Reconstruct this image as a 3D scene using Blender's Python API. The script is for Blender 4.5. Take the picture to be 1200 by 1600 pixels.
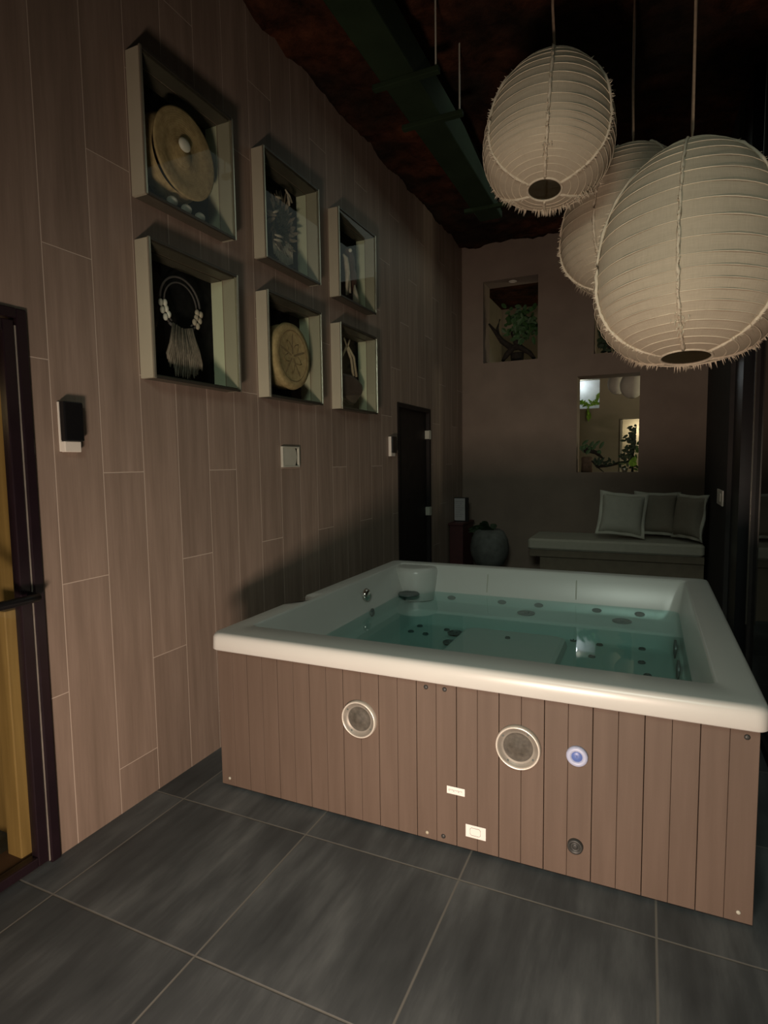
import bpy, bmesh, math, random
from mathutils import Vector, Matrix, noise
random.seed(7)
for o in list(bpy.data.objects): bpy.data.objects.remove(o, do_unlink=True)
SC = bpy.context.scene; COL = SC.collection; PI = math.pi

# ------------------------------------------------------------------ camera
CAM_P = Vector((0, 0, 1.5))
yaw, pit, rol = -0.427297693, -0.0845119852, -0.0141609517
fw = Vector((math.sin(yaw)*math.cos(pit), math.cos(yaw)*math.cos(pit), math.sin(pit)))
rt = fw.cross(Vector((0, 0, 1))).normalized(); up = rt.cross(fw)
r2 = rt*math.cos(rol)+up*math.sin(rol); u2 = -rt*math.sin(rol)+up*math.cos(rol)
cd = bpy.data.cameras.new('camera'); cam = bpy.data.objects.new('camera', cd); COL.objects.link(cam)
M = Matrix((r2, u2, -fw)).transposed().to_4x4(); M.translation = CAM_P; cam.matrix_world = M
cd.sensor_fit = 'VERTICAL'; cd.sensor_height = 32; cd.sensor_width = 24; cd.lens = 907.03/1600*32
cd.clip_start = 0.05; cd.clip_end = 100
SC.camera = cam

# ------------------------------------------------------------------ world, lights, exposure
w = bpy.data.worlds.new('night'); SC.world = w; w.use_nodes = True
w.node_tree.nodes['Background'].inputs[0].default_value = (0.02, 0.025, 0.03, 1)
w.node_tree.nodes['Background'].inputs[1].default_value = 0.1
vs = SC.view_settings; vs.view_transform = 'Standard'; vs.look = 'None'; vs.gamma = 1; vs.use_curve_mapping = False
vs.exposure = 1.75

def lamp(name, kind, loc, energy, color, size=0.3, size_y=None, aim=None, spread=None):
    d = bpy.data.lights.new(name, kind); d.energy = energy; d.color = color
    if kind == 'AREA':
        d.size = size
        if size_y: d.shape = 'RECTANGLE'; d.size_y = size_y
        if spread: d.spread = spread
    elif kind == 'POINT': d.shadow_soft_size = size
    o = bpy.data.objects.new(name, d); COL.objects.link(o); o.location = loc
    if aim is not None:
        o.rotation_euler = (Vector(aim)-Vector(loc)).to_track_quat('-Z', 'Y').to_euler()
    return o
lamp('low_lamp', 'AREA', (-0.50, -0.30, 0.33), 15.0, (1.0, 0.76, 0.61), 0.45, 0.30, aim=(-0.95, 2.6, 0.25), spread=2.6)
lamp('ceiling_lamp', 'AREA', (-0.15, -0.70, 2.85), 2.6, (0.88, 1.0, 0.86), 0.8, 0.8, aim=(-0.6, 3.4, 0.7), spread=1.35)
lamp('ambient_fill', 'AREA', (-0.7, 4.8, 3.7), 1.5, (0.86, 1.0, 0.86), 2.0, 2.4, aim=(-0.7, 4.4, 0.5))  # added fill for the dim greenish ambient light, no fixture
lamp('back_room_lamp', 'POINT', (1.75, 8.3, 2.3), 12.0, (1.0, 0.90, 0.62), 0.15)
lamp('niche_spot', 'POINT', (-1.02, 9.62, 2.68), 0.8, (0.86, 0.95, 1.0), 0.03)
lamp('shelf_spot', 'POINT', (-0.12, 9.62, 1.95), 1.6, (1.0, 0.88, 0.62), 0.03)
lamp('sauna_lamp', 'POINT', (-2.5, 0.85, 1.75), 0.42, (1.0, 0.66, 0.30), 0.10)

# ------------------------------------------------------------------ node helpers
class G:
    def __init__(s, name):
        s.m = bpy.data.materials.new(name); s.m.use_nodes = True
        s.t = s.m.node_tree; s.b = s.t.nodes['Principled BSDF']; s.out = s.t.nodes['Material Output']
    def n(s, typ, **kw):
        nd = s.t.nodes.new(typ)
        for k, v in kw.items(): setattr(nd, k, v)
        return nd
    def put(s, sock, v):
        if isinstance(v, bpy.types.NodeSocket): s.t.links.new(v, sock)
        else: sock.default_value = v
    def math(s, op, a, b=0.0, c=None):
        nd = s.n('ShaderNodeMath', operation=op); s.put(nd.inputs[0], a); s.put(nd.inputs[1], b)
        if c is not None: s.put(nd.inputs[2], c)
        return nd.outputs[0]
    def pos(s): 
        nd = s.n('ShaderNodeNewGeometry'); return nd.outputs['Position']
    def obj(s): return s.n('ShaderNodeTexCoord').outputs['Object']
    def sep(s, v):
        nd = s.n('ShaderNodeSeparateXYZ'); s.put(nd.inputs[0], v); return nd.outputs
    def comb(s, x, y, z):
        nd = s.n('ShaderNodeCombineXYZ')
        for i, v in enumerate((x, y, z)): s.put(nd.inputs[i], v)
        return nd.outputs[0]
    def scale(s, v, sc):
        nd = s.n('ShaderNodeVectorMath', operation='MULTIPLY'); s.put(nd.inputs[0], v); nd.inputs[1].default_value = sc; return nd.outputs[0]
    def noise(s, v, scale, detail=4, rough=0.55):
        nd = s.n('ShaderNodeTexNoise'); s.put(nd.inputs['Vector'], v); nd.inputs['Scale'].default_value = scale
        nd.inputs['Detail'].default_value = detail; nd.inputs['Roughness'].default_value = rough; return nd.outputs['Fac']
    def ramp(s, f, stops, interp='LINEAR'):
        nd = s.n('ShaderNodeValToRGB'); cr = nd.color_ramp; cr.interpolation = interp
        while len(cr.elements) < len(stops): cr.elements.new(0.5)
        for e, (p, c) in zip(cr.elements, stops):
            e.position = p; e.color = (*c, 1) if len(c) == 3 else c
        s.put(nd.inputs[0], f); return nd.outputs[0]
    def mix(s, f, a, b):
        nd = s.n('ShaderNodeMix', data_type='RGBA'); s.put(nd.inputs[0], f)
        s.put(nd.inputs[6], a if isinstance(a, bpy.types.NodeSocket) else (*a, 1)); s.put(nd.inputs[7], b if isinstance(b, bpy.types.NodeSocket) else (*b, 1)); return nd.outputs[2]
    def bump(s, h, strength, dist=0.01):
        nd = s.n('ShaderNodeBump'); nd.inputs['Strength'].default_value = strength; nd.inputs['Distance'].default_value = dist
        s.put(nd.inputs['Height'], h); s.t.links.new(nd.outputs[0], s.b.inputs['Normal'])
    def base(s, c, rough=0.6, metal=0.0, spec=0.5):
        s.put(s.b.inputs['Base Color'], c if isinstance(c, bpy.types.NodeSocket) else (*c, 1))
        s.put(s.b.inputs['Roughness'], rough); s.b.inputs['Metallic'].default_value = metal
        s.b.inputs['Specular IOR Level'].default_value = spec

def simple(name, c, rough=0.6, metal=0.0, spec=0.4, var=0.10, sc=12.0, bump=0.0):
    g = G(name); f = g.noise(g.obj(), sc, 4)
    lo = tuple(x*(1-var) for x in c); hi = tuple(min(1, x*(1+var)) for x in c)
    g.base(g.ramp(f, [(0.3, lo), (0.7, hi)]), rough, metal, spec)
    if bump: g.bump(f, bump, 0.01)
    return g.m

MT = {}
# left wall: vertical wood-look planks
g = G('plank_wall_tile'); P = g.sep(g.pos())
u = g.math('DIVIDE', g.math('SUBTRACT', P[1], 1.4915), 0.2125); k = g.math('FLOOR', u); fu = g.math('SUBTRACT', u, k)
du = g.math('MULTIPLY', g.math('MINIMUM', fu, g.math('SUBTRACT', 1.0, fu)), 0.2125)
v = g.math('DIVIDE', g.math('SUBTRACT', g.math('SUBTRACT', P[2], 1.05), g.math('MULTIPLY', k, 0.425)), 1.275)
kv = g.math('FLOOR', v); fv = g.math('SUBTRACT', v, kv)
dv = g.math('MULTIPLY', g.math('MINIMUM', fv, g.math('SUBTRACT', 1.0, fv)), 1.275)
d = g.math('MINIMUM', du, dv)
grout = g.ramp(g.math('MULTIPLY', d, 100.0), [(0.12, (1, 1, 1)), (0.26, (0, 0, 0))])
wn = g.n('ShaderNodeTexWhiteNoise', noise_dimensions='2D'); g.put(wn.inputs[0], g.comb(k, kv, 0.0))
shift = g.math('MULTIPLY', wn.outputs['Value'], 7.0)
gr = g.noise(g.comb(shift, g.math('MULTIPLY', P[1], 16.0), g.math('MULTIPLY', P[2], 1.3)), 1.0, 6, 0.6)
gr2 = g.noise(g.comb(shift, g.math('MULTIPLY', P[1], 70.0), g.math('MULTIPLY', P[2], 3.0)), 1.0, 3, 0.6)
f = g.math('ADD', g.math('MULTIPLY', gr, 0.75), g.math('MULTIPLY', gr2, 0.25))
c = g.ramp(f, [(0.28, (0.185, 0.140, 0.108)), (0.5, (0.245, 0.186, 0.146)), (0.72, (0.315, 0.243, 0.195))])
hs = g.n('ShaderNodeHueSaturation'); g.put(hs.inputs['Color'], c); g.put(hs.inputs['Value'], g.math('ADD', 0.92, g.math('MULTIPLY', wn.outputs['Value'], 0.16)))
g.base(g.mix(grout, hs.outputs[0], (0.48, 0.40, 0.33)), 0.55, 0, 0.35); g.bump(g.math('MULTIPLY', grout, -1.0), 0.3, 0.004)
MT['plank'] = g.m
# painted back wall
g = G('brown_plaster'); f = g.noise(g.pos(), 3.0, 5); f2 = g.noise(g.pos(), 60.0, 3)
g.base(g.ramp(f, [(0.3, (0.185, 0.142, 0.112)), (0.7, (0.225, 0.173, 0.137))]), 0.75, 0, 0.25); g.bump(f2, 0.15, 0.004); MT['plaster'] = g.m
MT['darkwall'] = simple('charcoal_plaster', (0.035, 0.032, 0.03), 0.8, spec=0.2)
# floor
g = G('slate_floor_tile'); P = g.sep(g.pos())
fx = g.math('FRACT', g.math('DIVIDE', g.math('ADD', P[0], 1.878+6.445), 0.6445)); fy = g.math('FRACT', g.math('DIVIDE', g.math('SUBTRACT', P[1], 1.262-6.35), 0.635))
kx = g.math('FLOOR', g.math('DIVIDE', g.math('ADD', P[0], 1.878+6.445), 0.6445)); ky = g.math('FLOOR', g.math('DIVIDE', g.math('SUBTRACT', P[1], 1.262-6.35), 0.635))
d = g.math('MULTIPLY', g.math('MINIMUM', g.math('MINIMUM', fx, g.math('SUBTRACT', 1.0, fx)), g.math('MINIMUM', fy, g.math('SUBTRACT', 1.0, fy))), 0.64)
grout = g.ramp(g.math('MULTIPLY', d, 100.0), [(0.18, (1, 1, 1)), (0.50, (0, 0, 0))])
wn = g.n('ShaderNodeTexWhiteNoise', noise_dimensions='2D'); g.put(wn.inputs[0], g.comb(kx, ky, 0.0))
sh = g.math('MULTIPLY', wn.outputs['Value'], 9.0)
n1 = g.noise(g.comb(g.math('MULTIPLY', P[0], 10.0), g.math('MULTIPLY', P[1], 1.7), sh), 1.0, 7, 0.62)
n2 = g.noise(g.comb(g.math('MULTIPLY', P[0], 3.0), g.math('MULTIPLY', P[1], 2.2), sh), 1.0, 3, 0.5)
f = g.math('ADD', g.math('MULTIPLY', n1, 0.6), g.math('MULTIPLY', n2, 0.4))
c = g.ramp(f, [(0.34, (0.050, 0.059, 0.063)), (0.48, (0.080, 0.092, 0.097)), (0.60, (0.130, 0.147, 0.151)), (0.74, (0.225, 0.245, 0.245))])
g.base(g.mix(grout, c, (0.20, 0.20, 0.18)), g.math('ADD', 0.42, g.math('MULTIPLY', n1, 0.2)), 0, 0.35); g.bump(g.math('SUBTRACT', n1, g.math('MULTIPLY', grout, 0.6)), 0.25, 0.004)
MT['floor'] = g.m
# ceiling
g = G('rough_red_brown_ceiling'); f = g.noise(g.pos(), 7.0, 7, 0.7); f2 = g.noise(g.pos(), 1.1, 3)
c1 = g.ramp(f, [(0.3, (0.014, 0.005, 0.002)), (0.7, (0.125, 0.042, 0.019))]); c2 = g.ramp(f, [(0.3, (0.007, 0.005, 0.004)), (0.7, (0.030, 0.019, 0.013))])
g.base(g.mix(g.ramp(f2, [(0.4, (0, 0, 0)), (0.62, (1, 1, 1))]), c1, c2), 0.95, 0, 0.1); g.bump(f, 0.8, 0.03); MT['ceiling'] = g.m
# skirt boards of the tub
g = G('brown_composite_board'); P = g.sep(g.pos())
f = g.noise(g.comb(g.math('MULTIPLY', P[0], 30.0), g.math('MULTIPLY', P[1], 30.0), g.math('MULTIPLY', P[2], 2.0)), 1.0, 5)
f2 = g.noise(g.pos(), 260.0, 2)
g.base(g.ramp(f, [(0.3, (0.105, 0.074, 0.055)), (0.7, (0.126, 0.090, 0.068))]), 0.62, 0, 0.3); g.bump(f2, 0.12, 0.002); MT['board'] = g.m
MT['groove'] = simple('dark_joint', (0.03, 0.018, 0.012), 0.9, spec=0.1)
MT['acrylic'] = simple('ivory_acrylic', (0.57, 0.575, 0.54), 0.30, spec=0.5, var=0.02, sc=3)
MT['ring'] = simple('satin_silver_ring', (0.27, 0.25, 0.215), 0.45, 0.2, var=.2)
MT['chromebright'] = simple('bright_ring', (0.70, 0.66, 0.58), 0.3, 0.3)
MT['chrome'] = simple('brushed_chrome', (0.62, 0.60, 0.56), 0.22, 1.0, var=0.05)
MT['jet'] = simple('dark_jet_plastic', (0.09, 0.11, 0.105), 0.4)
MT['valve'] = simple('black_valve_plastic', (0.035, 0.036, 0.034), 0.45)
MT['speaker_mesh'] = simple('dark_speaker_cone', (0.075, 0.068, 0.055), 0.7, var=0.3, sc=60)
MT['black'] = simple('black_plastic', (0.006, 0.006, 0.007), 0.35, var=0.05)
MT['doorblack'] = simple('dark_wood_door', (0.014, 0.011, 0.010), 0.6, spec=0.25, var=0.25)
MT['frameblack'] = simple('aubergine_black_frame', (0.013, 0.007, 0.010), 0.3, spec=0.5, var=0.15)
MT['white_plastic'] = simple('white_plastic', (0.70, 0.66, 0.58), 0.4, var=0.03)
MT['grey_plastic'] = simple('grey_green_plastic', (0.42, 0.42, 0.35), 0.45, var=0.05)
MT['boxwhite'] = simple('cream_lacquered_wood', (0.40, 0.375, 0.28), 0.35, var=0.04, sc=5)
MT['lining'] = simple('lit_box_lining', (0.62, 0.64, 0.46), 0.4, var=0.04, sc=5)  # greenish light and glass tint inside the boxes put into the colour
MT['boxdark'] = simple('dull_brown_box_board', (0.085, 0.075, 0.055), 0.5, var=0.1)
MT['trimdark'] = simple('dark_bronze_trim', (0.05, 0.045, 0.035), 0.4, 0.3)
MT['backing'] = simple('black_felt_backing', (0.012, 0.012, 0.012), 0.95, spec=0.05, var=0.3, sc=30)
MT['trim'] = simple('champagne_metal_trim', (0.55, 0.53, 0.42), 0.28, 0.8, var=0.05)
MT['duct'] = simple('green_painted_duct', (0.018, 0.030, 0.015), 0.9, spec=0.1, var=0.2, sc=4)
MT['cushion'] = simple('cream_seat_cloth', (0.40, 0.38, 0.31), 0.9, var=0.05, sc=20, bump=0.1)
MT['pillow'] = simple('ivory_cotton', (0.44, 0.43, 0.36), 0.9, var=0.05, sc=20, bump=0.15)
MT['ruffle'] = simple('pale_ruffle', (0.55, 0.54, 0.46), 0.9, var=0.05)
MT['pillow_tan'] = simple('beige_cotton', (0.27, 0.24, 0.19), 0.9, var=0.05, sc=20, bump=0.15)
MT['bench_base'] = simple('tan_bench_base', (0.17, 0.14, 0.10), 0.8)
MT['pot'] = simple('grey_stone_pot', (0.115, 0.12, 0.11), 0.85, var=0.35, sc=8, bump=0.3)
MT['leafdark'] = simple('dark_green_leaf', (0.020, 0.040, 0.016), 0.6, var=0.4)
MT['leaf'] = simple('mid_green_leaf', (0.035, 0.085, 0.025), 0.55, var=0.4)
MT['leaflime'] = simple('lime_green_leaf', (0.30, 0.55, 0.07), 0.5, var=0.3)
MT['branch'] = simple('dark_branch_bark', (0.022, 0.017, 0.012), 0.9, var=0.4, sc=25, bump=0.4)
MT['trunk'] = simple('brown_trunk', (0.12, 0.075, 0.05), 0.9, var=0.3, sc=25, bump=0.4)
MT['redwood'] = simple('maroon_wood', (0.060, 0.016, 0.016), 0.55, var=0.2)
MT['paper'] = simple('grey_notice_paper', (0.42, 0.40, 0.40), 0.9, var=0.05)
MT['ink'] = simple('grey_print', (0.25, 0.24, 0.24), 0.9)
MT['cord'] = simple('tan_cord', (0.26, 0.19, 0.13), 0.85, var=0.15, sc=60)
MT['seam'] = simple('frayed_linen_edge', (0.60, 0.52, 0.40), 0.95, spec=0.1, var=0.1, sc=80)
MT['rib'] = simple('linen_rib_edge', (0.74, 0.65, 0.50), 0.95, spec=0.1, var=0.25, sc=6)
MT['shell'] = simple('white_shell', (0.68, 0.66, 0.58), 0.5, var=0.08)
MT['bone'] = simple('pale_bone', (0.42, 0.36, 0.28), 0.6, var=0.2, sc=30)
MT['cordgrey'] = simple('grey_braided_cord', (0.085, 0.075, 0.072), 0.8)
MT['fringe'] = simple('taupe_shell_fringe', (0.20, 0.165, 0.13), 0.6, var=0.3, sc=40)
MT['feather'] = simple('grey_brown_feather', (0.20, 0.155, 0.11), 0.8, var=0.4, sc=30)
MT['darkfibre'] = simple('dark_olive_fibre', (0.020, 0.022, 0.010), 0.95, var=0.4, sc=30)
MT['rope'] = simple('tan_rope', (0.38, 0.31, 0.21), 0.9, var=0.2, sc=60)
MT['leather'] = simple('dark_brown_leather', (0.10, 0.068, 0.055), 0.6, var=0.2, sc=15)
MT['redbrown'] = simple('red_brown_beads', (0.09, 0.040, 0.028), 0.6, var=0.3, sc=30)
MT['navy'] = simple('navy_cloth', (0.012, 0.018, 0.03), 0.9)
MT['blue'] = simple('blue_plastic', (0.10, 0.16, 0.42), 0.35, var=0.1)
MT['bluewhite'] = simple('pale_blue_plastic', (0.42, 0.46, 0.62), 0.35, var=0.05)
MT['sticker'] = simple('white_sticker', (0.80, 0.76, 0.72), 0.5, var=0.02)
MT['greenwall'] = simple('olive_back_room_plaster', (0.26, 0.23, 0.17), 0.85, var=0.08, sc=3)
# straw with coils
g = G('woven_straw'); o = g.sep(g.obj())
rad = g.math('SQRT', g.math('ADD', g.math('MULTIPLY', o[1], o[1]), g.math('MULTIPLY', o[2], o[2])))
ring = g.math('SINE', g.math('MULTIPLY', rad, 700.0)); nz = g.noise(g.obj(), 40.0, 4)
f = g.math('ADD', g.math('MULTIPLY', ring, 0.04), nz)
g.base(g.ramp(f, [(0.3, (0.33, 0.235, 0.115)), (0.7, (0.49, 0.365, 0.19))]), 0.85, 0, 0.2); g.bump(ring, 0.12, 0.002); MT['straw'] = g.m
MT['strawdark'] = simple('brown_straw_pattern', (0.24, 0.165, 0.085), 0.9, var=0.3, sc=40)
# sauna wood
g = G('honey_sauna_wood'); P = g.sep(g.pos())
f = g.noise(g.comb(g.math('MULTIPLY', P[0], 25.0), g.math('MULTIPLY', P[1], 25.0), g.math('MULTIPLY', P[2], 1.5)), 1.0, 5)
g.base(g.ramp(f, [(0.3, (0.19, 0.115, 0.035)), (0.7, (0.30, 0.19, 0.065))]), 0.6, 0, 0.3); MT['sauna'] = g.m
MT['saunadark'] = simple('dark_sauna_wood', (0.10, 0.05, 0.022), 0.8)  # darker brown wood for bench and threshold
# lantern fabric
g = G('ivory_linen'); o = g.sep(g.obj())
ang = g.math('ARCTAN2', o[1], o[0])
w1 = g.noise(g.comb(g.math('MULTIPLY', ang, 60.0), g.math('MULTIPLY', o[2], 20.0), 0.0), 1.0, 3); w2 = g.noise(g.comb(g.math('MULTIPLY', ang, 6.0), g.math('MULTIPLY', o[2], 260.0), 3.0), 1.0, 3)
f = g.math('ADD', g.math('MULTIPLY', w1, 0.5), g.math('MULTIPLY', w2, 0.5))
g.base(g.ramp(f, [(0.3, (0.49, 0.415, 0.31)), (0.7, (0.59, 0.505, 0.385))]), 0.95, 0, 0.1); g.bump(f, 0.25, 0.004)
tr = g.n('ShaderNodeBsdfTranslucent'); tr.inputs[0].default_value = (0.55, 0.47, 0.36, 1)
mx = g.n('ShaderNodeMixShader'); mx.inputs[0].default_value = 0.15
g.t.links.new(g.b.outputs[0], mx.inputs[1]); g.t.links.new(tr.outputs[0], mx.inputs[2]); g.t.links.new(mx.outputs[0], g.out.inputs[0]); MT['linen'] = g.m
# glass: clear with a fresnel sheen
def glass(name, tint, ior=1.5, rough=0.02):
    g = G(name); t = g.n('ShaderNodeBsdfTransparent'); t.inputs[0].default_value = (*tint, 1)
    gl = g.n('ShaderNodeBsdfGlossy'); gl.inputs['Roughness'].default_value = rough; gl.inputs[0].default_value = (1, 1, 1, 1)
    fr = g.n('ShaderNodeFresnel'); fr.inputs[0].default_value = ior
    ge = g.n('ShaderNodeNewGeometry'); fo = g.math('MULTIPLY', fr.outputs[0], g.math('SUBTRACT', 1.0, ge.outputs['Backfacing']))
    mx = g.n('ShaderNodeMixShader'); g.t.links.new(fo, mx.inputs[0]); g.t.links.new(t.outputs[0], mx.inputs[1]); g.t.links.new(gl.outputs[0], mx.inputs[2])
    g.t.links.new(mx.outputs[0], g.out.inputs[0]); return g
MT['glass'] = glass('clear_pane', (0.95, 0.97, 0.95), 1.25).m
MT['smoked'] = glass('dark_sliding_pane', (0.35, 0.37, 0.36), 1.5).m
g = glass('pool_water', (0.84, 0.93, 0.92), 1.33, 0.03)
va = g.n('ShaderNodeVolumeAbsorption'); va.inputs[0].default_value = (0.50, 0.80, 0.78, 1); va.inputs[1].default_value = 1.2
g.t.links.new(va.outputs[0], g.out.inputs['Volume']); MT['water'] = g.m

# ------------------------------------------------------------------ mesh helpers
def link(name, bm, mat, parent=None, smooth=False, bevel=0.0):
    me = bpy.data.meshes.new(name); bmesh.ops.recalc_face_normals(bm, faces=bm.faces[:]); bm.to_mesh(me); bm.free()
    if smooth:
        for p in me.polygons: p.use_smooth = True
    me.materials.append(MT[mat] if isinstance(mat, str) else mat)
    o = bpy.data.objects.new(name, me); COL.objects.link(o)
    if parent: o.parent = parent
    if bevel:
        b = o.modifiers.new('bevel', 'BEVEL'); b.width = bevel; b.segments = 2; b.limit_method = 'ANGLE'
    return o
def B(): return bmesh.new()
def box(bm, x0, x1, y0, y1, z0, z1):
    vs_ = [bm.verts.new((x, y, z)) for z in (z0, z1) for y in (y0, y1) for x in (x0, x1)]
    for f in ((0, 1, 3, 2), (4, 6, 7, 5), (0, 4, 5, 1), (1, 5, 7, 3), (3, 7, 6, 2), (2, 6, 4, 0)): bm.faces.new([vs_[i] for i in f])
    return bm
def Bx(*a): return box(B(), *a)
def tube(bm, pts, r, n=8, closed=False):
    pts = [Vector(p) for p in pts]; rs = r if isinstance(r, (list, tuple)) else [r]*len(pts)
    rings = []; N = len(pts)
    for i, p in enumerate(pts):
        a = pts[(i-1) % N] if (i > 0 or closed) else p; b = pts[(i+1) % N] if (i < N-1 or closed) else p
        t = (b-a).normalized() if (b-a).length > 1e-9 else Vector((0, 0, 1))
        s = t.cross(Vector((0, 0, 1)));
        if s.length < 0.05: s = t.cross(Vector((1, 0, 0)))
        s.normalize(); q = t.cross(s)
        rings.append([bm.verts.new(p+(s*math.cos(2*PI*k/n)+q*math.sin(2*PI*k/n))*rs[i]) for k in range(n)])
    for i in range(N if closed else N-1):
        A, C = rings[i], rings[(i+1) % N]
        for k in range(n): bm.faces.new((A[k], A[(k+1) % n], C[(k+1) % n], C[k]))
    if not closed: bm.faces.new(rings[0][::-1]); bm.faces.new(rings[-1])
    return bm
def lathe(bm, prof, n=32, axis='z', c=(0, 0, 0), cap=True, ex=1.0, ey=1.0):
    c = Vector(c); rings = []
    def pt(r, h, a):
        x, y = r*math.cos(a)*ex, r*math.sin(a)*ey
        return c+(Vector((x, y, h)) if axis == 'z' else Vector((h, x, y)) if axis == 'x' else Vector((x, h, y)))
    for r, h in prof: rings.append([bm.verts.new(pt(max(r, 1e-4), h, 2*PI*k/n)) for k in range(n)])
    for A, C in zip(rings, rings[1:]):
        for k in range(n): bm.faces.new((A[k], A[(k+1) % n], C[(k+1) % n], C[k]))
    if cap: bm.faces.new(rings[0][::-1]); bm.faces.new(rings[-1])
    return bm
def ball(bm, c, r, sx=1, sy=1, sz=1, n=12, rot=None):
    rings = n//2+1; vv = []
    for i in range(rings+1):
        t = PI*i/rings
        vv.append([None]*n)
        for k in range(n):
            a = 2*PI*k/n; p = Vector((math.sin(t)*math.cos(a)*r*sx, math.sin(t)*math.sin(a)*r*sy, math.cos(t)*r*sz))
            if rot: p = rot @ p
            if i in (0, rings) and k > 0: vv[i][k] = vv[i][0]
            else: vv[i][k] = bm.verts.new(Vector(c)+p)
    for i in range(rings):
        for k in range(n):
            q = [vv[i][k], vv[i][(k+1) % n], vv[i+1][(k+1) % n], vv[i+1][k]]; s = []
            for x in q:
                if x not in s: s.append(x)
            if len(s) >= 3: bm.faces.new(s)
    return bm
def leaf(bm, base, tip, width, droop=0.0, nrm=None, th=0.0015):
    base, tip = Vector(base), Vector(tip); d = tip-base
    s = d.cross(nrm if nrm is not None else Vector((0, 1, 0.3)));
    if s.length < 1e-6: s = d.cross(Vector((1, 0, 0)))
    s.normalize(); n_ = d.cross(s).normalized(); L = d.length; N = 6; top = []; bot = []
    for i in range(N+1):
        t = i/N; c = base+d*t+Vector((0, 0, -droop*L*t*t)); wd = width*math.sin(PI*min(1, 0.08+t*0.92))**0.8*0.5+0.0006
        top.append([bm.verts.new(c+s*wd*j+n_*(th if j == 0 else 0.0)+n_*abs(j)*wd*0.3) for j in (-1, 0, 1)])
        bot.append([bm.verts.new(c+s*wd*j-n_*th+n_*abs(j)*wd*0.3) for j in (-1, 0, 1)])
    for i in range(N):
        for j in (0, 1):
            bm.faces.new((top[i][j], top[i+1][j], top[i+1][j+1], top[i][j+1])); bm.faces.new((bot[i][j+1], bot[i+1][j+1], bot[i+1][j], bot[i][j]))
    return bm
def thing(name, label, cat, loc=(0, 0, 0), group=None):
    o = bpy.data.objects.new(name, None); COL.objects.link(o); o.location = loc; o.empty_display_size = 0.1
    return tag(o, label, cat, group)
def tag(o, label, cat, group=None):
    o['label'] = label; o['category'] = cat
    if group: o['group'] = group
    return o
def struct(o): o['kind'] = 'structure'; return o

# wall slab with rectangular holes. axis 'x': plane at x=f (front) to x=b, u is y. axis 'y': plane at y=f, u is x
def slab(name, axis, f, b, u0, u1, z0, z1, holes, mat):
    us = sorted({u0, u1, *[h[0] for h in holes], *[h[1] for h in holes]}); zs = sorted({z0, z1, *[h[2] for h in holes], *[h[3] for h in holes]})
    bm = B(); cache = {}
    def V(w_, u_, z_):
        k_ = (w_, round(u_, 5), round(z_, 5))
        if k_ not in cache: cache[k_] = bm.verts.new((w_, u_, z_) if axis == 'x' else (u_, w_, z_))
        return cache[k_]
    def solid(i, j):
        if i < 0 or j < 0 or i >= len(us)-1 or j >= len(zs)-1: return False
        cu, cz = (us[i]+us[i+1])/2, (zs[j]+zs[j+1])/2
        return not any(h[0] < cu < h[1] and h[2] < cz < h[3] for h in holes)
    for i in range(len(us)-1):
        for j in range(len(zs)-1):
            if not solid(i, j): continue
            a, b_, c, d_ = us[i], us[i+1], zs[j], zs[j+1]
            bm.faces.new([V(f, a, c), V(f, b_, c), V(f, b_, d_), V(f, a, d_)]); bm.faces.new([V(b, a, d_), V(b, b_, d_), V(b, b_, c), V(b, a, c)])
            if not solid(i-1, j): bm.faces.new([V(f, a, c), V(f, a, d_), V(b, a, d_), V(b, a, c)])
            if not solid(i+1, j): bm.faces.new([V(f, b_, c), V(b, b_, c), V(b, b_, d_), V(f, b_, d_)])
            if not solid(i, j-1): bm.faces.new([V(f, a, c), V(b, a, c), V(b, b_, c), V(f, b_, c)])
            if not solid(i, j+1): bm.faces.new([V(f, a, d_), V(f, b_, d_), V(b, b_, d_), V(b, a, d_)])
    return struct(link(name, bm, mat))

# ------------------------------------------------------------------ room shell
XW = -2.044; YB = 6.794; ZC = 3.98
cells = [(1.925, 1.885, 0), (2.777, 1.885, 1), (3.628, 1.885, 2), (1.925, 2.655, 3), (2.777, 2.655, 4), (3.628, 2.655, 5)]
S = 0.59
holes = [(y+0.015, y+S-0.015, z+0.015, z+S-0.015) for y, z, _ in cells]
slab('wall_left', 'x', XW, XW-0.16, -3.2, YB+0.30, 0.0, ZC+0.25, holes+[(0.35, 1.41, 0.0, 2.06), (4.80, 5.66, 0.0, 2.036)], 'plank')
H1 = (-1.789, -1.164, 2.645, 3.570); H2 = (-0.565, 0.19, 2.645, 3.570); H3 = (-0.734, -0.10, 1.362, 2.416)
slab('wall_back', 'y', YB, YB+0.30, XW, 3.3, 0.0, ZC+0.25, [H1, H2, H3], 'plaster')
struct(link('floor', Bx(-3.6, 3.3, -3.2, 9.9, -0.1, 0.0), 'floor'))
slab('wall_right', 'x', 0.53, 0.68, 4.95, YB, 0.0, ZC+0.25, [], 'darkwall')
struct(link('wall_front', Bx(XW, 3.3, -3.3, -3.2, 0, ZC+0.25), 'darkwall'))
struct(link('wall_terrace', Bx(3.2, 3.3, -3.2, YB, 0, ZC+0.25), 'darkwall'))
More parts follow.
